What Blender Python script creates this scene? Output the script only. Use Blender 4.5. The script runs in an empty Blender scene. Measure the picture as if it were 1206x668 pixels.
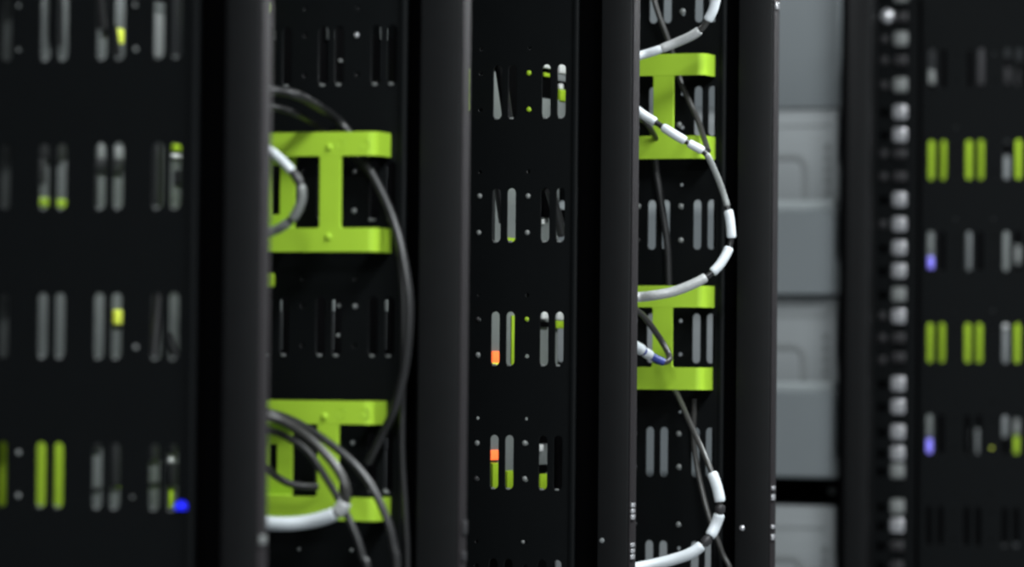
import bpy, bmesh, math, random
from mathutils import Vector, Matrix
random.seed(7)
sc = bpy.context.scene
C = sc.collection

# ------------------------------------------------------------------ camera
F_PX = 5099.858            # focal length in pixels of the 1206 px wide frame
YAW, PITCH, ROLL = 0.3982903, 0.0197546, 0.0091731
CAM = Vector((2.356015, -4.544515, 1.5))
_s, _c = math.sin(YAW), math.cos(YAW)
_f = Vector((-_s, _c, 0)); _r = Vector((_c, _s, 0)); _u = Vector((0, 0, 1))
FWD = _f * math.cos(PITCH) + _u * math.sin(PITCH)
_u2 = _u * math.cos(PITCH) - _f * math.sin(PITCH)
RGT = _r * math.cos(ROLL) + _u2 * math.sin(ROLL)
UPV = _u2 * math.cos(ROLL) - _r * math.sin(ROLL)
cam = bpy.data.cameras.new('camera'); camo = bpy.data.objects.new('camera', cam); C.objects.link(camo)
M = Matrix((RGT, UPV, -FWD)).transposed().to_4x4(); M.translation = CAM
camo.matrix_world = M
cam.sensor_width = 36; cam.lens = 36 * F_PX / 1206
cam.clip_end = 60; cam.clip_start = .1
cam.dof.use_dof = True
cam.dof.focus_distance = 6.35
cam.dof.aperture_fstop = 2.7
sc.camera = camo

# ------------------------------------------------------------------ light and exposure
sc.view_settings.view_transform = 'Standard'; sc.view_settings.look = 'None'
sc.view_settings.gamma = 1; sc.view_settings.use_curve_mapping = False
sc.view_settings.exposure = 0.0
sc.cycles.filter_width = 2.4
sc.cycles.use_denoising = True
sc.cycles.max_bounces = 8
w = bpy.data.worlds.new('world'); sc.world = w; w.use_nodes = True
w.node_tree.nodes['Background'].inputs[0].default_value = (.55, .6, .65, 1)
w.node_tree.nodes['Background'].inputs[1].default_value = .03
CEIL = 3.3
def ceiling_lamp(x, y, e, sx=.35, sy=1.3, col=(.93, .98, 1)):
    l = bpy.data.lights.new('ceiling_tube', 'AREA'); l.shape = 'RECTANGLE'; l.size = sx; l.size_y = sy
    l.energy = e; l.color = col
    o = bpy.data.objects.new('ceiling_tube', l); o.location = (x, y, CEIL - .06); C.objects.link(o)
for _y, _e in ((-5.0, 105), (-2.6, 105), (-0.4, 95), (1.8, 100), (4.0, 95)):
    ceiling_lamp(1.25, _y, _e)
ceiling_lamp(-1.35, 2.55, 30)      # added unseen lamp behind the row, to brighten the grey drawers

# ------------------------------------------------------------------ pixel -> place on a real plane
def ray(x, y): return FWD * F_PX + RGT * (x - 603) + UPV * (334 - y)
def atY(x, y, Y):
    d = ray(x, y); return CAM + d * ((Y - CAM.y) / d.y)
def atX(x, y, X):
    d = ray(x, y); return CAM + d * ((X - CAM.x) / d.x)

# ------------------------------------------------------------------ materials
def mat(name, col, rough=.5, metal=0, spec=.5, emit=None, es=0, noise=0, nscale=40, bump=0, bscale=900):
    m = bpy.data.materials.new(name); m.use_nodes = True
    nt = m.node_tree; b = nt.nodes['Principled BSDF']
    b.inputs['Base Color'].default_value = (*col, 1)
    b.inputs['Roughness'].default_value = rough; b.inputs['Metallic'].default_value = metal
    b.inputs['Specular IOR Level'].default_value = spec
    if emit:
        b.inputs['Emission Color'].default_value = (*emit, 1); b.inputs['Emission Strength'].default_value = es
    tc = nt.nodes.new('ShaderNodeTexCoord')
    if noise:
        n = nt.nodes.new('ShaderNodeTexNoise'); n.inputs['Scale'].default_value = nscale; n.inputs['Detail'].default_value = 4
        r = nt.nodes.new('ShaderNodeMapRange'); r.inputs[3].default_value = 1 - noise; r.inputs[4].default_value = 1 + noise
        mx = nt.nodes.new('ShaderNodeVectorMath'); mx.operation = 'SCALE'; mx.inputs[0].default_value = col
        nt.links.new(tc.outputs['Object'], n.inputs['Vector']); nt.links.new(n.outputs['Fac'], r.inputs[0])
        nt.links.new(r.outputs[0], mx.inputs['Scale']); nt.links.new(mx.outputs[0], b.inputs['Base Color'])
    if bump:
        n2 = nt.nodes.new('ShaderNodeTexNoise'); n2.inputs['Scale'].default_value = bscale
        bp = nt.nodes.new('ShaderNodeBump'); bp.inputs['Strength'].default_value = bump; bp.inputs['Distance'].default_value = .0005
        nt.links.new(tc.outputs['Object'], n2.inputs['Vector']); nt.links.new(n2.outputs['Fac'], bp.inputs['Height'])
        nt.links.new(bp.outputs[0], b.inputs['Normal'])
    return m
MT = dict(
    panel=mat('black_powder_coat', (.0027, .0034, .0038), .55, 0, .11, noise=.15, bump=.15),
    post=mat('charcoal_powder_coat', (.0060, .0063, .0067), .5, 0, .14, noise=.12, bump=.15),
    lit_edge=mat('aisle_lit_edge', (.0145, .0125, .0137), .5, 0, .25, noise=.12),
    gap=mat('matt_black_and_shade', (.0008, .0008, .001), .9, 0, .02),
    green=mat('lime_green_paint', (.345, .55, .036), .5, 0, .25, noise=.06, nscale=25, bump=.1),
    greenclip=mat('lime_green_plastic', (.30, .46, .02), .4, 0, .4, noise=.05),
    cable=mat('black_cable_jacket', (.011, .011, .0115), .42, 0, .55, noise=.1),
    cablegrey=mat('grey_cable_jacket', (.034, .033, .031), .36, 0, .5, noise=.1),
    white=mat('white_heat_shrink', (.60, .64, .67), .4, 0, .5, noise=.06, nscale=120),
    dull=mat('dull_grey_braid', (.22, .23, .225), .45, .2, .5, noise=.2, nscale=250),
    sleevegrey=mat('light_grey_braid', (.44, .45, .45), .42, .1, .5, noise=.2, nscale=250),
    braid=mat('silver_braid', (.20, .21, .20), .4, .3, .5, noise=.3, nscale=300),
    lip=mat('lip_lit_from_above', (.27, .295, .30), .5, 0, .4, noise=.04),
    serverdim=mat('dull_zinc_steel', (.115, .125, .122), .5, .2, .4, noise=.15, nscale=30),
    blue=mat('blue_plug_plastic', (.03, .05, .25), .4),
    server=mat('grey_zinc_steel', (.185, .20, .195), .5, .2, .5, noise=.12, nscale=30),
    serverdark=mat('dark_steel', (.012, .013, .014), .55, 0, .3, noise=.12),
    pale=mat('pale_grey_plastic', (.62, .63, .62), .4, 0, .5, noise=.08),
    drawer=mat('light_grey_enamel', (.225, .241, .247), .5, 0, .4, noise=.04, nscale=12),
    drawerdark=mat('mid_grey_enamel', (.150, .167, .175), .5, 0, .4, noise=.04, nscale=12),
    drawermark=mat('grey_rubber_inlay', (.165, .176, .178), .7, 0, .2),
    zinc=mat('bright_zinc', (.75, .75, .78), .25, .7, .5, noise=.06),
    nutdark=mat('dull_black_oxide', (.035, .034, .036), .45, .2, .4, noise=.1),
    led_blue=mat('blue_lamp', (.01, .015, .4), .5, emit=(0, .004, 1), es=1.3),
    led_red=mat('orange_red_lamp', (.9, .2, .05), .3, emit=(1, .13, .035), es=1.1),
    led_violet=mat('violet_blue_lamp', (.3, .3, .9), .3, emit=(.14, .10, .62), es=.8),
    led_yellow=mat('yellow_green_lamp', (.7, .8, .1), .3, emit=(.5, .55, .03), es=.28),
    floor=mat('pale_floor_tile', (.30, .31, .32), .45, 0, .5, noise=.08, nscale=3),
    wall=mat('painted_wall', (.10, .105, .11), .8, 0, .3, noise=.05, nscale=2),
)

# ------------------------------------------------------------------ helpers
def tag(o, label=None, cat=None, group=None, kind=None):
    if label: o['label'] = label
    if cat: o['category'] = cat
    if group: o['group'] = group
    if kind: o['kind'] = kind
    return o
def empty(name, loc, label, cat, group=None):
    o = bpy.data.objects.new(name, None); o.location = loc; o.empty_display_size = .05
    C.objects.link(o); return tag(o, label, cat, group)
def finish(name, me, m, parent=None, smooth=True):
    me.materials.clear(); me.materials.append(MT[m])
    o = bpy.data.objects.new(name, me); C.objects.link(o)
    if parent is not None:
        o.parent = parent
        me.transform(Matrix.Translation(-world_loc(parent)))
    if smooth:
        for p in me.polygons: p.use_smooth = True
        me.set_sharp_from_angle(angle=math.radians(40))
    return o
def world_loc(o):
    v = Vector(o.location)
    return v + (world_loc(o.parent) if o.parent else Vector((0, 0, 0)))
def bm_mesh(bm, name):
    me = bpy.data.meshes.new(name); bmesh.ops.recalc_face_normals(bm, faces=bm.faces[:]); bm.to_mesh(me); bm.free(); return me
def add_box(bm, x0, x1, y0, y1, z0, z1, bev=0, seg=2):
    t = bmesh.new(); bmesh.ops.create_cube(t, size=1)
    for v in t.verts:
        v.co = Vector((x0 + (v.co.x + .5) * (x1 - x0), y0 + (v.co.y + .5) * (y1 - y0), z0 + (v.co.z + .5) * (z1 - z0)))
    if bev: bmesh.ops.bevel(t, geom=t.edges[:], offset=bev, segments=seg, profile=.5, affect='EDGES')
    me = bpy.data.meshes.new('t'); t.to_mesh(me); t.free(); bm.from_mesh(me); bpy.data.meshes.remove(me)
def box(name, m, parent, x0, x1, y0, y1, z0, z1, bev=.001):
    bm = bmesh.new(); add_box(bm, x0, x1, y0, y1, z0, z1, bev)
    return finish(name, bm_mesh(bm, name), m, parent)
def struct(name, m, x0, x1, y0, y1, z0, z1):
    o = box(name, m, None, x0, x1, y0, y1, z0, z1, 0); tag(o, kind='structure'); return o
def stadium(cx, cz, wd, ht, n=6):
    r = wd / 2; p = []
    for i in range(n + 1): a = math.pi * i / n; p.append((cx + r * math.cos(a), cz + ht / 2 - r + r * math.sin(a)))
    for i in range(n + 1): a = math.pi + math.pi * i / n; p.append((cx + r * math.cos(a), cz - ht / 2 + r + r * math.sin(a)))
    return p
def ring(cx, cz, r, n=10): return [(cx + r * math.cos(2 * math.pi * i / n), cz + r * math.sin(2 * math.pi * i / n)) for i in range(n)]
def rect(x0, x1, z0, z1): return [(x0, z0), (x1, z0), (x1, z1), (x0, z1)]
def rrect(x0, x1, z0, z1, r, n=4):
    p = []
    for cx, cz, a0 in ((x1 - r, z1 - r, 0), (x0 + r, z1 - r, 90), (x0 + r, z0 + r, 180), (x1 - r, z0 + r, 270)):
        for i in range(n + 1):
            a = math.radians(a0 + 90 * i / n); p.append((cx + r * math.cos(a), cz + r * math.sin(a)))
    return p
def plate(name, m, parent, loops, y0, y1, bev=.0008):
    """sheet in the X-Z plane with holes, front face at y0, back at y1"""
    cu = bpy.data.curves.new(name, 'CURVE'); cu.dimensions = '2D'; cu.fill_mode = 'BOTH'
    th = y1 - y0; cu.extrude = max(th / 2 - bev, 1e-5); cu.bevel_depth = bev; cu.bevel_resolution = 1; cu.offset = -bev
    for lp in loops:
        s = cu.splines.new('POLY'); s.points.add(len(lp) - 1); s.use_cyclic_u = True
        for q, (x, z) in zip(s.points, lp): q.co = (x, z, 0, 1)
    t = bpy.data.objects.new('t', cu); C.objects.link(t)
    dg = bpy.context.evaluated_depsgraph_get(); dg.update()
    me = bpy.data.meshes.new_from_object(t.evaluated_get(dg))
    bpy.data.objects.remove(t); bpy.data.curves.remove(cu)
    me.transform(Matrix.Translation((0, (y0 + y1) / 2, 0)) @ Matrix.Rotation(math.pi / 2, 4, 'X'))
    me.name = name
    return finish(name, me, m, parent)
def catmull(P, n=10):
    P = [Vector(p) for p in P]
    Q = [P[0] * 2 - P[1]] + P + [P[-1] * 2 - P[-2]]; out = []
    for i in range(1, len(Q) - 2):
        a, b, c, d = Q[i - 1:i + 3]
        for k in range(n):
            t = k / n
            out.append(.5 * ((2 * b) + (c - a) * t + (2 * a - 5 * b + 4 * c - d) * t * t + (3 * b - a - 3 * c + d) * t ** 3))
    out.append(P[-1]); return out
def tube_bm(bm, path, r, nseg=12):
    n = len(path); T = [(path[min(i + 1, n - 1)] - path[max(i - 1, 0)]).normalized() for i in range(n)]
    ref = Vector((0, 1, 0)) if abs(T[0].y) < .9 else Vector((1, 0, 0))
    N = (ref - T[0] * ref.dot(T[0])).normalized(); rings = []
    for i in range(n):
        N = (N - T[i] * N.dot(T[i])).normalized(); B = T[i].cross(N)
        rr = r[i] if isinstance(r, list) else r
        rings.append([bm.verts.new(path[i] + (N * math.cos(2 * math.pi * k / nseg) + B * math.sin(2 * math.pi * k / nseg)) * rr) for k in range(nseg)])
    for i in range(n - 1):
        for k in range(nseg):
            bm.faces.new((rings[i][k], rings[i][(k + 1) % nseg], rings[i + 1][(k + 1) % nseg], rings[i + 1][k]))
    bm.faces.new(rings[0][::-1]); bm.faces.new(rings[-1])
def slice_path(path, t0, t1):
    n = len(path) - 1; out = []
    def ev(t):
        f = t * n; i = min(int(f), n - 1); return path[i].lerp(path[i + 1], f - i)
    k = max(3, int((t1 - t0) * n))
    return [ev(t0 + (t1 - t0) * i / k) for i in range(k + 1)]
def cable(name, label, pts, r, m='cable', group=None, sleeves=(), cat='cable', n=10):
    """pts: world points. sleeves: (control-point index from, to, radius, material, part name)"""
    if pts[-1].z < 1.29 and len(sleeves) == 0:      # runs on down to the floor of the rack
        q = pts[-1]; pts = list(pts) + [Vector((q.x, q.y, .9)), Vector((q.x - .01, q.y, .45)), Vector((q.x, q.y, .065))]
    path = catmull(pts, n); bm = bmesh.new(); tube_bm(bm, path, r)
    base = Vector(path[0]); me = bm_mesh(bm, name); me.transform(Matrix.Translation(-base))
    o = finish(name, me, m); o.location = base; tag(o, label, cat, group)
    K = len(pts) - 1
    for a, b, rr, mm, pn in sleeves:
        bm = bmesh.new(); sp = slice_path(path, a / K, b / K)
        rl = [rr * (.86 if i in (0, len(sp) - 1) else 1) for i in range(len(sp))]
        tube_bm(bm, sp, rl, 14); finish(pn, bm_mesh(bm, pn), mm, o)
    return o
def pp(lst): return [atY(x, y, Y) for x, y, Y in lst]
def disc(name, m, parent, p, r, axis='Y', h=.003, dome=True):
    """screw head / knob: low dome whose back sits at p, pointing to -Y or +X"""
    bm = bmesh.new(); bmesh.ops.create_uvsphere(bm, u_segments=14, v_segments=8, radius=1)
    for v in bm.verts:
        x, y, z = v.co
        v.co = Vector((p[0] + x * r, p[1] + y * h, p[2] + z * r)) if axis == 'Y' else Vector((p[0] + x * h, p[1] + y * r, p[2] + z * r))
    return finish(name, bm_mesh(bm, name), m, parent)

# ------------------------------------------------------------------ the room
RX0, RX1, RY0, RY1 = -2.6, 4.2, -6.4, 7.0
struct('floor', 'floor', RX0, RX1, RY0, RY1, -.1, 0)
struct('ceiling', 'wall', RX0, RX1, RY0, RY1, CEIL, CEIL + .1)
struct('wall_back', 'wall', RX0, RX1, RY1, RY1 + .1, 0, CEIL)
struct('wall_left', 'wall', RX0 - .1, RX0, RY0, RY1, 0, CEIL)
struct('wall_right', 'wall', RX1, RX1 + .1, RY0, RY1, 0, CEIL)
struct('wall_front', 'wall', RX0, RX1, RY0 - .1, RY0, 0, CEIL)

# ------------------------------------------------------------------ rack walls
WY = [0, .6, 1.2, 1.8, 3.537]
WX = [0, .006565, .000971, .011018, .002498]
WZ = [0, .00702, -.0029, .003714, .011912]
HTOP = 2.3
ROW = .1778; PAIR = .0760; HALF = .01171
def slot_bottom(k, row): return 1.5 + .363282 - (row - 1) * ROW + WZ[k]
def rack_panel(k, root, xl, xr, cols):
    loops = [rect(xl, xr, .03, HTOP - .03)]
    for row in range(-1, 10):
        zb = slot_bottom(k, row)
        if zb < .15 or zb + .09 > HTOP - .05: continue
        for j in cols:
            for h in (-1, 1):
                loops.append(stadium(WX[k] + j * PAIR + h * HALF, zb + .039, .0128, .078))
        for j in cols[:-1] if k else ():
            for dz in (.014, .0665):
                loops.append(ring(WX[k] + (j - .5) * PAIR, zb + dz, .0032, 8))
            loops.append(ring(WX[k] + (j - .5) * PAIR, zb - .076, .0025, 8))
    return plate('side_panel', 'panel', root, loops, WY[k], WY[k] + .003, .0009)

# px at mid-height: panel right edge, post left, post right
EDGE = [(233, 265, 306), (478.5, 494, 542), (681, 707, 743), (854.5, 868.5, 908.5)]
LAB = ['black slotted rack side nearest the camera, at the left edge of the photo',
       'black slotted rack side behind the left pair of green cable brackets',
       'black slotted rack side in the middle, with red and green glints in its slots',
       'black slotted rack side behind the right pair of green cable brackets and white-sleeved cables']
racks = []
for k in range(4):
    Y = WY[k]
    root = empty('server_rack', (WX[k] - .3, Y, 0), LAB[k], 'server rack', None); racks.append(root)
    xe = atY(EDGE[k][0], 334, Y).x; xp = atY(EDGE[k][1], 334, Y).x; xq = atY(EDGE[k][2], 334, Y).x
    rack_panel(k, root, -.72, xe - .002, [0, -1, -2, -3])
    if k < 3:      # pale tabs painting the highlight at the foot of each slot
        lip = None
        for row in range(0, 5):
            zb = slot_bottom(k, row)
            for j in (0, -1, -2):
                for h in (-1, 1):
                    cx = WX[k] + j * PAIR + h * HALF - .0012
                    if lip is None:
                        lip = box('slot_glint', 'dull', None, -.003, .003, -.0012, .002, -.0006, .0022, .0008)
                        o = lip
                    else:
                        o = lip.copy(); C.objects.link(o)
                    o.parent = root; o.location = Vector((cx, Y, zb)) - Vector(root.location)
    # rolled right edge of the sheet
    box('panel_flange', 'panel', root, xe - .0095, xe, Y - .007, Y - .0002, .03, HTOP - .03, .003)
    # black sheets put in as the shade between sheet and post
    box('recess_shade', 'gap', root, xe - .022, xp + .03, Y + .0455, Y + .0475, .03, HTOP - .03, 0)
    box('recess_shade', 'gap', root, xe - .022, xe - .020, Y + .0035, Y + .0454, .061, HTOP - .061, 0)
    # front post: closed box section, aisle light on its edge is painted as a paler strip
    box('front_post', 'post', root, xp, xq, Y - .004, Y + .0245, 0, HTOP, .0022)
    box('post_lit_edge', 'lit_edge', root, xq + .0002, xq + .0022, Y - .001, Y + .0225, .01, HTOP - .01, .0006)
    box('rear_post', 'post', root, -.765, -.722, Y - .002, Y + .04, 0, HTOP, .002)
    box('base_rail', 'post', root, -.722, xe - .024, Y + .0035, Y + .038, 0, .06, .002)
    box('top_rail', 'post', root, -.722, xe - .024, Y + .0035, Y + .038, HTOP - .06, HTOP, .002)
    root['_x'] = 0; del root['_x']
    EDGE[k] = (xe, xp, xq)

# small fixings the photo shows on the posts
def strip_fix(k, x, y, name, m, h, wd=.012):
    xq = EDGE[k][2]; p = atX(x, y, xq + .0022)
    yy = min(max(p.y, WY[k] + .006), WY[k] + .016)
    return box(name, m, racks[k], xq + .0022, xq + .0055, yy - wd / 2, yy + wd / 2, p.z - h / 2, p.z + h / 2, .001)
for k, lst in ((0, ((308, 636, .010),)), (1, ((546, 621, .018), (545, 655, .012))),
               (2, ((743.5, 595, .006), (743.5, 602, .006), (743.5, 609, .007), (743, 642, .006), (743, 649, .006), (743, 656, .007))),
               (3, ((907.5, 575, .006), (907.5, 586, .009), (907, 621, .006), (907, 633, .009), (914, 7, .011)))):
    for x, y, h in lst:
        strip_fix(k, x, y, 'screw', 'zinc' if k in (2, 3) else ('dull' if k == 0 else 'nutdark'), h)
for k, x, y, r, m in ((2, 709, 637, .004, 'drawermark'), (3, 874, 622, .0045, 'zinc')):
    p = atY(x, y, WY[k] - .004); disc('screw', m, racks[k], p, r, 'Y', .003)
# screws on the slotted sheets
for k, lst in ((1, ((420, 41.5, 'zinc', .0045), (401, 71.5, 'dull', .003), (399, 360, 'dull', .0032), (398, 395, 'dull', .003), (418, 361, 'dull', .0045),
                    (417, 248.5, 'dull', .005), (436, 259, 'dull', .0035), (417, 203, 'dull', .003), (352, 647, 'dull', .003), (414, 648, 'dull', .003), (415, 522, 'dull', .004), (454, 579, 'dull', .0045))),
               (0, ((22, 533, 'dull', .0045), (21.5, 584, 'dull', .0045), (159, 6, 'dull', .003), (160, 58, 'dull', .0035), (160, 409, 'dull', .004), (22, 7, 'dull', .0025), (22, 59, 'dull', .0025), (156, 586, 'dull', .0022))),
               (2, ((565, 231, 'dull', .0045), (564, 274, 'dull', .0045), (622, 231, 'dull', .0045), (621, 274, 'dull', .0045), (563, 376, 'nutdark', .004), (563, 418, 'dull', .0045),
                    (562, 522, 'dull', .0045), (561, 564, 'nutdark', .0045), (618, 522, 'dull', .0045), (618, 564, 'dull', .0045), (616, 638.5, 'dull', .003),
                    (623, 86, 'greenclip', .0045), (623, 129, 'greenclip', .0045), (620.5, 376, 'greenclip', .004))),
               (3, ((804, 13.5, 'dull', .0055), (752, 243, 'dull', .005), (802, 243, 'dull', .005), (802, 283, 'dull', .005), (752, 283, 'nutdark', .004), (800, 147, 'dull', .005),
                    (799.5, 511, 'dull', .005), (799.5, 550, 'dull', .005), (799, 618, 'dull', .005), (748, 511, 'nutdark', .004), (748, 550, 'nutdark', .004), (748, 617, 'nutdark', .004)))):
    for x, y, m, r in lst:
        disc('screw', m, racks[k], atY(x, y, WY[k]), r * (.72 if k < 2 else .9), 'Y', .003)
# blue lamp set into the nearest sheet
p = atY(214, 599, WY[0]); bm = bmesh.new(); bmesh.ops.create_uvsphere(bm, u_segments=16, v_segments=10, radius=1)
for v in bm.verts: v.co = Vector((p.x + v.co.x * .0085, p.y + v.co.y * .005, p.z + max(v.co.z, -.12) * .0085))
tag(finish('indicator_lamp', bm_mesh(bm, 'indicator_lamp'), 'led_blue', racks[0]), 'glowing blue half-round lamp')

# ------------------------------------------------------------------ far rack with hole rail (fifth wall)
Y5 = WY[4]
far = empty('server_rack', (.0, Y5, 0), 'blurred black rack at the far right with a column of pale square nuts', 'server rack')
x_a = atY(989, 334, Y5 - .06).x; x_b = atY(1023, 334, Y5 - .06).x
box('front_post', 'post', far, x_a + .012, x_b, Y5 - .06, Y5 - .02, 0, HTOP, .003)
box('recess_shade', 'gap', far, x_a - .006, x_a + .012, Y5 - .045, Y5 - .02, 0, HTOP, .001)
x_c = atY(1023, 334, Y5).x; x_d = atY(1079, 334, Y5).x; x_e = atY(1084, 334, Y5).x
NUTX = atY(1058.5, 334, Y5).x; NUTX2 = atY(1039.5, 334, Y5).x
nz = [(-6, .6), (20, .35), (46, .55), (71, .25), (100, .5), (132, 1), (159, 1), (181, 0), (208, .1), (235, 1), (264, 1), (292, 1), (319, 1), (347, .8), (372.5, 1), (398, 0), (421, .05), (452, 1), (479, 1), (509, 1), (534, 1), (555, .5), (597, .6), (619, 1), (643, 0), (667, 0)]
loops = [rect(x_c, x_d, .03, HTOP - .03)]
nuts = []
for y, b in nz:
    p = atY(1058, y, Y5); q = atY(1039.5, y + 1, Y5)
    loops.append(rrect(NUTX - .0145, NUTX + .0145, p.z - .0145, p.z + .0145, .002, 2)); nuts.append((p.z, b))
    loops.append(rrect(NUTX2 - .008, NUTX2 + .008, q.z - .008, q.z + .008, .002, 2))
rail = plate('hole_rail', 'panel', far, loops, Y5, Y5 + .003, .0006)
box('recess_shade', 'gap', far, x_c - .02, x_e + .004, Y5 + .0135, Y5 + .0155, .03, HTOP - .03, 0)
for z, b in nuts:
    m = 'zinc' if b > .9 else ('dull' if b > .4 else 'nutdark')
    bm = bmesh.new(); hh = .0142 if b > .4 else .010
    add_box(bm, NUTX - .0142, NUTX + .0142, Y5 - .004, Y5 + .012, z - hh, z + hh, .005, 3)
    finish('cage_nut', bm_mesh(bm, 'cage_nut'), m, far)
disc('screw', 'zinc', far, atY(1045, 19, Y5), .014, 'Y', .012)
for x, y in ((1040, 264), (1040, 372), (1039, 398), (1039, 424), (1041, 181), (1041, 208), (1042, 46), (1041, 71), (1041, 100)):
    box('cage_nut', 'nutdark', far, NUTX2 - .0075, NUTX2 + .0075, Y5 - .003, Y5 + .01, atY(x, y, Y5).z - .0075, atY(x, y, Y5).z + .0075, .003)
rack_panel(4, far, x_e, .16, [1, 0, -1, -2])
box('base_rail', 'post', far, x_e, .2, Y5 + .0035, Y5 + .04, 0, .06, .002)
box('top_rail', 'post', far, x_e, .2, Y5 + .0035, Y5 + .04, HTOP - .06, HTOP, .002)
box('front_post', 'post', far, .165, .215, Y5 - .004, Y5 + .05, 0, HTOP, .002)

# ------------------------------------------------------------------ grey drawer units in the far cabinet
DY = Y5 + .01
def dz(y): return atY(950, y, DY).z
DXR = atY(985.5, 334, DY).x
cab = empty('equipment_cabinet', (DXR - .8, DY + .3, 0), 'black cabinet holding a stack of grey drawers between the fourth post and the far rack', 'cabinet')
def drawer(y0, y1, split, lip, label, plain=False):
    z1, z0 = dz(y0), dz(y1)
    root = box('drawer', 'drawerdark', cab, DXR - 1.55, DXR - .004, DY + .022, DY + .55, z0 + .001, z1 - .001, .0005)
    if plain:
        box('front_panel', 'drawerdark', root, DXR - 1.55, DXR, DY, DY + .0215, z0 + .0004, z1 - .0004, .0015)
        return root
    zs = dz(split); zl = dz(lip)
    # upper face, shallow recessed, with arched inlay
    box('upper_panel', 'drawer', root, DXR - 1.55, DXR - .004, DY + .006, DY + .0215, zl, z1 - .0004, .0015)
    box('lip_highlight', 'lip', root, DXR - 1.54, DXR - .008, DY + .0035, DY + .0058, dz(lip + 11), zl, .0005)  # light from above on the lip, put into a paler colour
    box('seam_strip', 'drawermark', root, DXR - 1.5, DXR - .02, DY + .0045, DY + .0062, dz(split + .9), dz(split - .9), .0003)
    bm = bmesh.new()
    zt, zb = zs - .062, zl + .002
    xr = DXR - .07; xl = xr - .075
    pts = [Vector((xl, DY + .006, zt)), Vector((xr - .02, DY + .006, zt)), Vector((xr - .006, DY + .006, zt - .008)), Vector((xr, DY + .006, zt - .024)), Vector((xr + .002, DY + .006, zb))]
    tube_bm(bm, catmull(pts, 6), .0075, 8)
    for v in bm.verts: v.co.y = DY + .006 + (v.co.y - DY - .006) * .25
    finish('arched_handle', bm_mesh(bm, 'arched_handle'), 'drawermark', root)
    bm = bmesh.new()
    for q in range(5):
        zz = zt + .02 - q * .022; add_box(bm, DXR - .030, DXR - .018, DY + .004, DY + .0065, zz - .007, zz + .007, .001)
    finish('vent_slots', bm_mesh(bm, 'vent_slots'), 'drawermark', root)
    # lower face stands forward, its sloping top edge is the bright lip
    bm = bmesh.new()
    zm = dz(lip + 13.5); zl2 = zl; zl = dz(lip + 11.3)
    prof = [(DY + .0055, zl), (DY - .022, zm), (DY - .022, z0 + .004), (DY - .016, z0), (DY + .0215, z0), (DY + .0215, zl)]
    a = [bm.verts.new((DXR - 1.55, y, z)) for y, z in prof]; b = [bm.verts.new((DXR, y, z)) for y, z in prof]
    n = len(prof)
    for i in range(n): bm.faces.new((a[i], a[(i + 1) % n], b[(i + 1) % n], b[i]))
    bm.faces.new(a[::-1]); bm.faces.new(b)
    finish('lower_panel', bm_mesh(bm, 'lower_panel'), 'drawerdark', root)
    return root
drawer(-90, 127.5, 0, 0, 'plain grey drawer front at the top of the grey stack', True)
drawer(128.5, 348.5, 148, 236, 'grey drawer with sloping lip, directly under the plain top drawer front')
drawer(350.5, 563, 372, 450, 'grey drawer with sloping lip, just above the black gap')
drawer(596, 812, 622, 703, 'grey drawer cut off by the bottom edge, under the black gap')
box('back_panel', 'gap', cab, DXR - 1.56, DXR + .005, DY + .57, DY + .59, 0, HTOP, 0)
box('side_wall', 'gap', cab, DXR + .001, DXR + .006, DY + .03, DY + .57, 0, HTOP, 0)
box('side_wall', 'gap', cab, DXR - 1.565, DXR - 1.555, DY + .03, DY + .57, 0, HTOP, 0)
box('plinth', 'post', cab, DXR - 1.55, DXR, DY, DY + .55, 0, dz(815), .003)
box('mounting_shelf', 'gap', cab, DXR - 1.55, DXR, DY + .08, DY + .55, dz(595), dz(564), 0)
p = atY(980, 578, DY + .078); disc('screw', 'dull', cab, p, .008, 'Y', .004)

# ------------------------------------------------------------------ green cable brackets
def arm_mesh(x0, x1, Yf, Yb, z0, z1, th=.005, rad=.013):
    """strip of sheet seen from above: straight, then a rounded bend back to the rack side"""
    prof = [(x0, Yf), (x1 - rad, Yf)]
    for i in range(1, 9):
        a = math.pi / 2 * i / 8; prof.append((x1 - rad + rad * math.sin(a), Yf + rad - rad * math.cos(a)))
    prof.append((x1, Yb))
    inner = [(x0, Yf + th), (x1 - rad, Yf + th)]
    for i in range(1, 9):
        a = math.pi / 2 * i / 8; inner.append((x1 - rad + (rad - th) * math.sin(a), Yf + rad - (rad - th) * math.cos(a)))
    inner.append((x1 - th, Yb))
    loop = prof + inner[::-1]; bm = bmesh.new()
    lo = [bm.verts.new((x, y, z0)) for x, y in loop]; hi = [bm.verts.new((x, y, z1)) for x, y in loop]
    n = len(loop); m = len(prof)
    for i in range(n): bm.faces.new((lo[i], lo[(i + 1) % n], hi[(i + 1) % n], hi[i]))
    for i in range(m - 1):
        for vs in (lo, hi): bm.faces.new((vs[i], vs[i + 1], vs[n - 2 - i], vs[n - 1 - i]))
    ed = [e for e in bm.edges if abs(e.verts[0].co.z - e.verts[1].co.z) < 1e-6 and len(e.link_faces) == 2 and e.calc_face_angle(0) > 1.2]
    bmesh.ops.bevel(bm, geom=ed, offset=.0012, segments=2, affect='EDGES')
    return bm_mesh(bm, 'arm')
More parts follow.
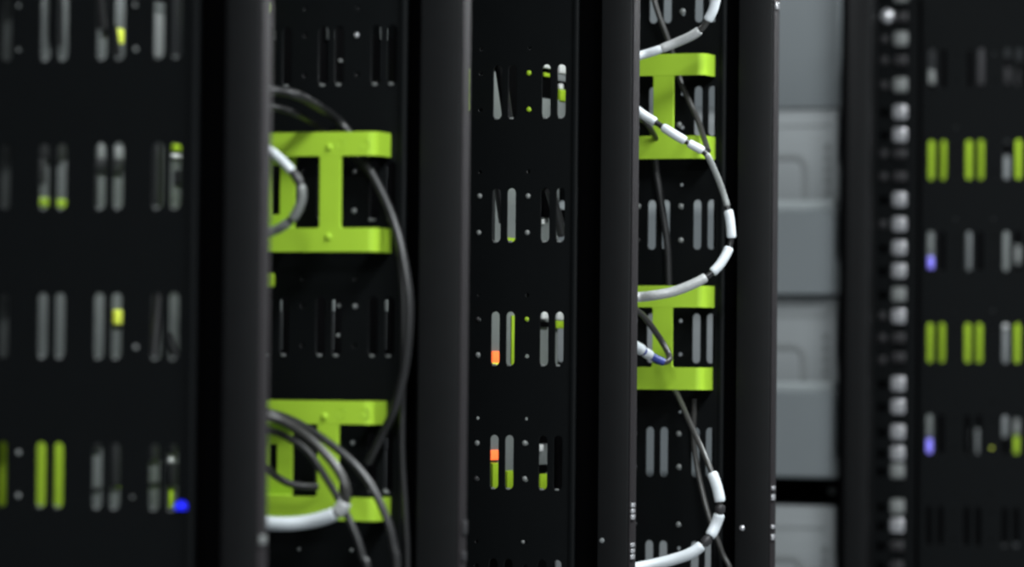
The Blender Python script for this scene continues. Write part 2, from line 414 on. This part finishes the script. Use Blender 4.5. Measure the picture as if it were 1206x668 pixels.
def bracket(k, xr, xrl, ux0, ux1, top, bot, label, second=None, bumps=()):
    Yf = WY[k] - .05; Yb = WY[k] - .0008
    X = lambda x, y: atY(x, y, Yf).x
    Z = lambda x, y: atY(x, y, Yf).z
    cx = (ux0 + ux1) / 2
    z1, z2, z3, z4 = Z(cx, top[0]), Z(cx, top[1]), Z(cx, bot[0]), Z(cx, bot[1])
    root = empty('cable_bracket', (X(cx, 300), Yb, z4), label, 'cable bracket', 'lime green cable brackets on the rack sides')
    del root['group']
    ym = (top[0] + bot[1]) / 2
    xl = -.178
    finish('arm', arm_mesh(xl, atY(xr, top[0], Yb).x, Yf, Yb, z2, z1), 'green', root)
    finish('arm', arm_mesh(xl, atY(xrl, bot[1], Yb).x, Yf, Yb, z4, z3), 'green', root)
    xa, xb = X(ux0, ym), X(ux1, ym)
    # upright with flared roots where it meets the arms
    r = .004; pl = []
    def arc(cx_, cz_, a0, a1):
        for i in range(5):
            a = math.radians(a0 + (a1 - a0) * i / 4); pl.append((cx_ + r * math.cos(a), cz_ + r * math.sin(a)))
    pl.append((xa - r, z3 + -.004)); pl.append((xb + r, z3 - .004))
    arc(xb + r, z3 + r, 270, 180); arc(xb + r, z2 - r, 180, 90)
    pl.append((xb + r, z2 + .004)); pl.append((xa - r, z2 + .004))
    arc(xa - r, z2 - r, 90, 0); arc(xa - r, z3 + r, 0, -90)
    plate('upright', 'green', root, [pl], Yf + .0003, Yf + .0052, .0009)
    if second:
        sx0, sx1, hx0, hx1, hy0, hy1 = second
        Ys = Yf + .020
        Xs_ = lambda x, y: atY(x, y, Ys).x; Zs_ = lambda x, y: atY(x, y, Ys).z
        plate('slotted_plate', 'green', root, [rect(xl, Xs_(sx1, ym), z3 - .003, z2 + .003),
              rect(Xs_(hx0, ym), Xs_(hx1, ym), Zs_(hx0, hy1), Zs_(hx0, hy0))], Ys, Ys + .004, .0008)
        bm = bmesh.new(); add_box(bm, xl, Xs_(sx1, ym), Yf + .005, Ys + .004, z2 - .002, z2 + .003, .0008); add_box(bm, xl, Xs_(sx1, ym), Yf + .005, Ys + .004, z3 - .003, z3 + .002, .0008)
        finish('return_lip', bm_mesh(bm, 'return_lip'), 'green', root)
    for x, y, rr in bumps:
        q = atY(x, y, Yf); disc('rivet', 'green', root, q, rr, 'Y', .003)
    for x, y in ((402, top[0] + 15), (430, top[0] + 15)) if k == 1 else ():
        q = atY(x, y, Yf); bm = bmesh.new()
        pth = [Vector((q.x + .0065 * math.cos(a), q.y, q.z + .0065 * math.sin(a))) for a in [2 * math.pi * i / 20 for i in range(21)]]
        tube_bm(bm, pth, .0007, 6); finish('embossed_ring', bm_mesh(bm, 'embossed_ring'), 'green', root)
    return root
bracket(1, 460.5, 460.5, 375.8, 401, (155.5, 183.5), (268.5, 296.5), 'lime green H-shaped bracket, upper of the left pair, with a white-sleeved loop before it',
        (330, 347, 320, 329.5, 195, 253), ((387.5, 173.5, .0055), (386.5, 279, .0055)))
bracket(1, 456, 460, 373, 398, (472, 499.5), (585.5, 613), 'lime green H-shaped bracket, lower of the left pair, crossed by dark cable loops',
        (326, 344, 317, 326, 523, 556), ((382, 491, .0055),))
bracket(3, 842.5, 842.5, 769, 793, (63.5, 89), (160, 187), 'lime green H-shaped bracket, upper of the right pair, behind banded white cable', None, ())
bracket(3, 842, 839.5, 768, 791.5, (336.5, 362), (432.5, 459), 'lime green H-shaped bracket, lower of the right pair, behind a white and blue plug', None, ())
# little green tabs beside the left posts
for (x0, x1, y0, y1, Y, lab) in ((300, 321.5, 322, 338, .52, 'small lime green tab peeping past the nearest post between the two left brackets'),
                                 (300, 319, 3, 15, .52, 'small lime green tab peeping past the nearest post near the top edge'),
                                 (520, 552.6, 80, 131, 1.16, 'thin lime green sliver beside the edge of the second post')):
    a = atY(x0, y1, Y); b = atY(x1, y0, Y)
    o = plate('cable_clip', 'greenclip', None, [rrect(a.x - .05, b.x, a.z, b.z, .002, 3)], Y, Y + .006, .0012)
    tag(o, lab, 'cable clip')
    bm = bmesh.new(); add_box(bm, a.x - .06, a.x - .048, Y, (.597 if Y < 1 else 1.197), a.z, b.z, .001); finish('clip_foot', bm_mesh(bm, 'clip_foot'), 'greenclip', o)

# ------------------------------------------------------------------ servers behind the slots: their rear ends face the aisle
XS = -.205
def server(k, row, m, label, parts=(), y0=.05, y1=.53, top=.024, bottom=-.022, xs=XS, x_in=-.70):
    zb = slot_bottom(k, row)
    root = empty('server_unit', (-.45, WY[k] + .3, zb + bottom), label, 'server', None)
    ya, yb = WY[k] + y0, WY[k] + y1
    z0, z1 = zb + bottom, zb + .078 + top
    box('chassis', m, root, x_in, xs, ya, yb, z0, z1, .002)
    # ledge of the rack that carries this unit
    box('support_ledge', 'gap', racks[k] if k < 4 else far, x_in, xs - .01, WY[k] + .0036, WY[k] + .12, z0 - .004, z0 - .0002, 0)
    for nm, mm, xa, xb, pa, pb, dep in parts:
        dep = min(dep * .4, .008)
        while True:
            A = atX(xa, pb, xs); B = atX(xb, pa, xs + dep)
            if B.y - A.y > .012 or dep < .0012: break
            dep *= .7
        yy0, yy1 = sorted((A.y, B.y)); zz0, zz1 = sorted((A.z, B.z))
        bv = min(.003, dep * .3, (yy1 - yy0) * .2, (zz1 - zz0) * .2)
        o = box(nm, mm, root, xs + .0002, xs + dep, yy0, yy1, zz0, zz1, bv)
    return root
H, L, G, P = 'handle', 'status_lamp', 'greenclip', 'pale'
# behind the nearest slotted sheet
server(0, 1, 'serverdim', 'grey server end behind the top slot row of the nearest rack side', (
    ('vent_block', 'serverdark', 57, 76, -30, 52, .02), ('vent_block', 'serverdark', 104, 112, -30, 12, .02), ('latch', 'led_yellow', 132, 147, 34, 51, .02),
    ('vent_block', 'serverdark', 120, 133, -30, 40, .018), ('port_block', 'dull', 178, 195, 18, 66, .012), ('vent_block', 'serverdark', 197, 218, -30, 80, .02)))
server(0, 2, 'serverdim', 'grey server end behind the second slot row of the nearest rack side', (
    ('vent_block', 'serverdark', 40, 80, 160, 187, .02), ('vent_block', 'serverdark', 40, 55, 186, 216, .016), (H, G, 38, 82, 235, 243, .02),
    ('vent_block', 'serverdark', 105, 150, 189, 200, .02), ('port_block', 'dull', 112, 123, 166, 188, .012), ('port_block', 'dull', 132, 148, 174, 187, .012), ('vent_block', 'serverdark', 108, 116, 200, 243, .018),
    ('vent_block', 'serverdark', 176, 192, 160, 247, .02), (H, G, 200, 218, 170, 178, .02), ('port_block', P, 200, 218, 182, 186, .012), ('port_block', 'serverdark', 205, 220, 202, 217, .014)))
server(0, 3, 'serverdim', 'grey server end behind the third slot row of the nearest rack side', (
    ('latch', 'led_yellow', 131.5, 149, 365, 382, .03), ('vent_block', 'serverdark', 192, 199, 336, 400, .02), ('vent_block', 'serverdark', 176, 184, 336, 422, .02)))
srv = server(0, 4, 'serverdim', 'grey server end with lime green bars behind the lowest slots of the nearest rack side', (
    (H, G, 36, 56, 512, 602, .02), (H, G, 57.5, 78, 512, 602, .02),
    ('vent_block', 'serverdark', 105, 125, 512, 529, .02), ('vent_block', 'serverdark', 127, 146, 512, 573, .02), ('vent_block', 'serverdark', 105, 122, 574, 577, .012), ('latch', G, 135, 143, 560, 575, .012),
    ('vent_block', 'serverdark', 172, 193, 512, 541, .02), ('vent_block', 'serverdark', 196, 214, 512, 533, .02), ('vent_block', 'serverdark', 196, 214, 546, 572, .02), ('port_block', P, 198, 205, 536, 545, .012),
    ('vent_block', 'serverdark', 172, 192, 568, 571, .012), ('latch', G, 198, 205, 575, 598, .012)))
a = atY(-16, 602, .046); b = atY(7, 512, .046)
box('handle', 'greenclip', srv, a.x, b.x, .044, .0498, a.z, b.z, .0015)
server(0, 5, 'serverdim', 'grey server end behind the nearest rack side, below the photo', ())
# behind the second slotted sheet: dark ends with a pale strip
for row, y0, lab in ((1, 32, 'dark server end behind the top slot row behind the left brackets'), (2, 195, 'dark server end behind the upper left green bracket'), (3, 352, 'dark server end behind the slot row between the left brackets'), (4, 515, 'dark server end behind the lower left green bracket')):
    prt = [('label_strip', 'server' if row in (1, 3) else 'serverdark', a, b, y0 + 1, y0 + 15, .012) for a, b in ((322, 333), (383, 395.5), (446, 458))] + \
          [('cover_plate', 'serverdark', a, b, y0 + 15, y0 + 60, .010) for a, b in ((323, 334), (385, 395), (447, 457))]
    server(1, row, 'gap', lab, prt)
# behind the third slotted sheet
server(2, 1, 'gap', 'server end with pale caps behind the top slot row of the middle rack side', (
    ('cover_plate', 'server', 576, 592, 86, 145, .012), ('cover_plate', 'server', 593, 602, 122, 145, .01),
    ('cable_cap', P, 636, 650, 72, 80, .02), ('latch', G, 638, 648, 86.5, 90, .012), ('cover_plate', 'server', 634, 650, 117, 145, .012),
    ('cable_cap', P, 654, 670, 77, 86, .02), ('cover_plate', 'drawermark', 654, 670, 87, 95, .012), ('latch', G, 655, 668, 106, 119, .02), ('port_block', P, 656, 664, 99, 105, .012), ('cover_plate', 'server', 654, 668, 119, 145, .012)), top=.05)
server(2, 2, 'server', 'grey server end behind the second slot row of the middle rack side', (
    ('vent_block', 'serverdark', 574, 584, 212, 292, .02), ('latch', G, 594, 612, 281, 287, .012), ('vent_block', 'gap', 634, 652, 212, 256, .02), ('cable_cap', P, 635, 642, 256, 264, .02),
    ('vent_block', 'gap', 652, 668, 247, 262, .02)))
server(2, 3, 'server', 'server end with a red lamp behind the third slot row of the middle rack side', (
    (L, 'led_red', 577, 591, 414, 427, .012), ('latch', 'led_yellow', 577, 590, 427.5, 431, .012), (H, G, 601, 607, 372, 432, .02),
    ('cable_cap', P, 633, 648, 364, 376, .02), ('vent_block', 'gap', 633, 648, 379, 385, .012), ('cable_cap', P, 652, 668, 364, 377, .02), ('latch', G, 652, 667, 378, 387, .016)))
server(2, 4, 'server', 'server end with lime green blocks behind the bottom slots of the middle rack side', (
    (L, 'led_red', 575, 590, 530, 542, .012), (H, G, 575, 590, 545, 577, .02), (H, G, 592, 607, 554, 577, .02), ('vent_block', 'gap', 630, 648, 505, 523, .02), ('cable_cap', P, 630, 641, 523, 532, .02),
    ('vent_block', 'gap', 630, 648, 547, 557, .02), (H, G, 631, 648, 558, 577, .02), ('vent_block', 'gap', 650, 665, 505, 580, .02)))
# behind the far slotted sheet
far_parts = {
    0: ((('cover_plate', 'serverdark', 1090, 1103, 47, 88, .012), ('cable_cap', 'dull', 1090, 1105, 84, 98, .02), ('cover_plate', 'nutdark', 1148, 1163, 50, 98, .012), ('cover_plate', 'nutdark', 1183, 1200, 82, 98, .012)), 'dark server end behind the top slots of the far blurred rack'),
    1: (((H, G, 1089, 1105, 150, 216, .02), (H, G, 1105.5, 1122, 150, 216, .02), (H, G, 1133, 1149, 150, 216, .02), (H, G, 1149.5, 1164, 150, 216, .02), (L, 'led_blue', 1150, 1163, 152, 163, .03), ('cover_plate', 'drawermark', 1178, 1193, 185, 212, .012), (H, 'greenclip', 1193.5, 1206, 150, 216, .008)), 'far server end with lime green bars and a blue lamp in the blurred rack'),
    2: ((('cover_plate', 'server', 1089, 1105, 258, 304, .012), (L, 'led_violet', 1090, 1104, 303, 316, .02), ('cover_plate', 'drawermark', 1137, 1150, 260, 318, .012), ('cover_plate', 'server', 1177, 1191, 260, 319, .012), ('port_block', 'dull', 1193, 1203, 290, 310, .012)), 'far server end with a violet lamp, between the two rows of lime green bars'),
    3: (((H, G, 1087, 1103, 366, 432, .02), (H, G, 1103.5, 1119, 366, 432, .02), (H, G, 1131, 1146, 366, 432, .02), (H, G, 1146.5, 1162, 366, 432, .02), ('port_block', P, 1176, 1190, 374, 386, .012), ('cover_plate', 'drawermark', 1176, 1190, 388, 428, .012), (H, 'greenclip', 1191, 1204, 366, 432, .008)), 'far server end with lime green bars, lower of two in the blurred rack'),
    4: ((('cover_plate', 'server', 1087, 1102, 478, 515, .012), (L, 'led_violet', 1087, 1101, 517, 534, .02), ('cover_plate', 'drawermark', 1141, 1153, 505, 535, .012), (L, 'led_yellow', 1160, 1173, 516, 530, .012), ('cover_plate', 'drawermark', 1178, 1189, 480, 515, .012), ('port_block', 'dull', 1190, 1202, 494, 512, .012), ('latch', G, 1188, 1203, 514, 535, .014)), 'far server end with violet and yellow lamps, lowest in the blurred rack'),
}
far_parts[5] = ((), 'dark server end behind the empty lowest slots of the far blurred rack')
far_parts[6] = ((), 'dark server end of the far blurred rack, below the photo')
for row, (prt, lab) in far_parts.items():
    server(4, row, 'gap', lab, prt, top=.03, x_in=DXR + .02, y1=1.0)
# power and patch leads hanging close to the server ends, crossing behind the slots
def lead(x0, y0, x1, y1, label, m='cable', r=.006, xs=XS + .035, mid=0):
    a = atX(x0, y0, xs); b = atX(x1, y1, xs); c = (a + b) / 2 + Vector((mid, 0, 0))
    cable('patch_lead', label, [a, c, b], r, m, 'patch leads behind the slotted rack sides')
lead(112, -20, 118, 34, 'black lead behind the top middle slots of the nearest rack side', r=.008)
lead(133, 30, 139, 72, 'thin black lead under the yellow latch of the nearest rack side', r=.005)
lead(187, 338, 180, 424, 'black lead behind the third right-hand slots of the nearest rack side', r=.007)
lead(198, 395, 209, 424, 'short black lead below the third right-hand slots of the nearest rack side', r=.006)
lead(588, 72, 598, 140, 'black lead slanting behind the top left slots of the middle rack side', r=.008)
lead(648, 224, 662, 276, 'black lead slanting behind the second right-hand slots of the middle rack side', r=.008)
lead(585, 215, 592, 262, 'black lead slanting behind the second left-hand slots of the middle rack side', r=.006)

# ------------------------------------------------------------------ cables before the second rack side
mm2 = .0011
cable('power_cable', 'glossy black cable arching over the upper left green bracket, outer of two', pp([(268, 116, .40), (317, 107, .46), (349, 112, .48), (377, 127, .53), (398, 142, .575), (416, 164, .58), (432, 194, .577), (449, 226, .57), (464, 262, .56), (475, 305, .55), (482, 360, .545), (478, 425, .545), (466, 477, .555), (452, 508, .57), (434, 545, .58)]), .0060, 'cable')
cable('power_cable', 'thinner black cable arching over the upper left green bracket, inner of two', pp([(268, 132, .42), (317, 126, .49), (349, 134, .51), (372, 147, .56), (394, 163, .582), (418, 186, .59), (443, 216, .59), (457, 245, .59), (467.5, 282, .586), (475, 350, .583), (475, 430, .583), (474, 480, .583), (474, 540, .583), (478, 610, .583), (480, 700, .583)]), .0042, 'cable')
cable('power_cable', 'banded cable loop with a white sleeve before the upper left green bracket', pp([(270, 150, .40), (300, 163, .42), (318, 177, .43), (333, 190, .43), (347, 206, .43), (354, 219, .43), (355, 235, .43), (347, 254, .43), (334, 266, .43), (316, 274, .43), (270, 284, .40)]), .0055, 'cable',
      sleeves=((1.4, 3.8, .0058, 'white', 'white_sleeve'), (3.9, 4.8, .0060, 'nutdark', 'black_band'), (5.0, 7.3, .0062, 'braid', 'braided_sleeve'), (7.5, 9.2, .0060, 'braid', 'braided_sleeve')))
cable('power_cable', 'dark cable sweeping down into the silvery clamp on the lower left green bracket', pp([(268, 482, .40), (316, 491, .44), (340, 500, .45), (366, 518, .45), (390, 543, .45), (403, 563, .45), (408, 582, .45), (404, 600, .46)]), .0062, 'cablegrey')
cable('power_cable', 'black cable bulging right below the lower left green bracket', pp([(268, 478, .42), (316, 486, .47), (350, 498, .48), (385, 520, .48), (415, 545, .48), (437, 573, .48), (453, 605, .48), (463, 640, .48), (468, 700, .48)]), .0052, 'cable')
cable('power_cable', 'black cable hanging steeply past the clamp to the bottom edge', pp([(268, 500, .42), (316, 507, .455), (340, 516, .46), (362, 532, .465), (382, 560, .47), (402, 594, .475), (417, 625, .475), (427, 655, .475), (434, 700, .475)]), .0048, 'cable')
cable('power_cable', 'short dark cable curling at the left end of the lower left green bracket', pp([(270, 535, .42), (312, 550, .47), (325, 561, .49), (342, 570, .50), (360, 573, .51), (374, 573, .522)]), .0048, 'cable')
cable('sleeved_cable', 'thick white-wrapped cable crossing the foot of the lower left green bracket', pp([(260, 606, .40), (300, 614, .43), (330, 617, .44), (360, 615, .45), (385, 609, .45), (400, 601, .45), (407, 590, .45)]), .007, 'cablegrey',
      sleeves=((.5, 4.6, .0088, 'white', 'white_sleeve'), (4.75, 5.9, .0092, 'sleevegrey', 'silvery_clamp')), cat='cable')

# ------------------------------------------------------------------ cables before the fourth rack side
W = 'white_sleeve'
cable('sleeved_cable', 'white-sleeved cable rising to the top edge above the upper right green bracket', pp([(715, 78, 1.55), (752, 66, 1.60), (772, 60, 1.61), (795, 51, 1.62), (815, 42, 1.62), (827, 33, 1.62), (834, 23, 1.62), (841, 8, 1.62), (846, -20, 1.62), (850, -75, 1.63), (851, -140, 1.65)]), .0048, 'cablegrey',
      sleeves=((.6, 2.3, .0068, 'white', W), (2.3, 4.7, .0072, 'sleevegrey', 'grey_sleeve'), (5.9, 8, .0075, 'white', W)))
cable('sleeved_cable', 'banded white and black cable bowing right from the upper bracket to the lower right bracket', pp([(715, 100, 1.55), (752, 131, 1.60), (772, 144, 1.61), (792, 157, 1.61), (812, 169, 1.62), (831, 181, 1.63), (842, 202, 1.64), (852, 228, 1.65), (858, 250, 1.65), (861, 272, 1.65), (860, 288, 1.65), (851, 307, 1.64), (839, 321, 1.63), (822, 332, 1.62), (795, 343, 1.61), (770, 348, 1.60), (750, 350, 1.60), (715, 350, 1.55)]), .0044, 'cable',
      sleeves=((.7, 2.0, .0070, 'white', W), (2.45, 3.75, .0070, 'white', W), (3.95, 4.8, .0066, 'white', W), (5.0, 7.7, .0048, 'dull', 'grey_sleeve'), (7.9, 9.5, .0072, 'white', W), (10.2, 12.0, .0075, 'white', W), (12.5, 16.6, .0075, 'sleevegrey', 'grey_sleeve')))
cable('sleeved_cable', 'white-sleeved cable swinging to the bottom edge below the lower right green bracket', pp([(790, 450, 1.77), (800, 470, 1.74), (812, 497, 1.70), (827, 530, 1.67), (838, 556, 1.66), (846, 580, 1.66), (848, 600, 1.66), (843, 618, 1.66), (833, 636, 1.65), (815, 651, 1.64), (790, 660, 1.63), (760, 667, 1.61), (720, 674, 1.56)]), .0044, 'cablegrey',
      sleeves=((4.05, 5.55, .0085, 'white', W), (5.75, 6.2, .0080, 'nutdark', 'black_band'), (6.3, 7.75, .0088, 'white', W), (7.85, 8.3, .0078, 'nutdark', 'black_band'), (8.4, 11.8, .0088, 'white', W)))
cable('power_cable', 'dark cable slanting behind the right window of the upper right green bracket', pp([(762, -30, 1.77), (775, 15, 1.77), (788, 50, 1.775), (800, 92, 1.782), (812, 120, 1.77), (822, 142, 1.75), (834, 178, 1.66)]), .0045, 'cablegrey')
cable('power_cable', 'dark cable falling steeply behind the upper right green bracket and slots', pp([(768, 150, 1.785), (772, 195, 1.785), (779, 240, 1.785), (786, 290, 1.785), (788, 345, 1.785)]), .0055, 'cable')
cable('power_cable', 'dark grey looped lead tied into the plug before the lower right green bracket', pp([(715, 345, 1.58), (750, 366, 1.64), (764, 380, 1.67), (778, 400, 1.69), (787, 416, 1.69), (788, 424, 1.68), (780, 427, 1.67), (770, 424, 1.66)]), .0048, 'cablegrey')
cable('sleeved_cable', 'thick white and blue plug end before the lower right green bracket', pp([(715, 395, 1.56), (748, 408, 1.62), (758, 414, 1.635), (768, 420, 1.65), (782, 427, 1.66)]), .006, 'blue',
      sleeves=((.4, 1.9, .0085, 'white', W), (2.1, 2.9, .0078, 'white', W)))
cable('power_cable', 'thin dark cable running to the bottom edge right of the lower slots', pp([(818, 470, 1.785), (817, 520, 1.785), (824, 565, 1.78), (836, 612, 1.77), (850, 650, 1.77), (864, 700, 1.77)]), .0042, 'cablegrey')
cable('power_cable', 'thin dark cable crossing the left window of the upper right green bracket', pp([(715, 140, 1.60), (752, 140, 1.70), (765, 150, 1.72), (774, 165, 1.755)]), .004, 'cable')
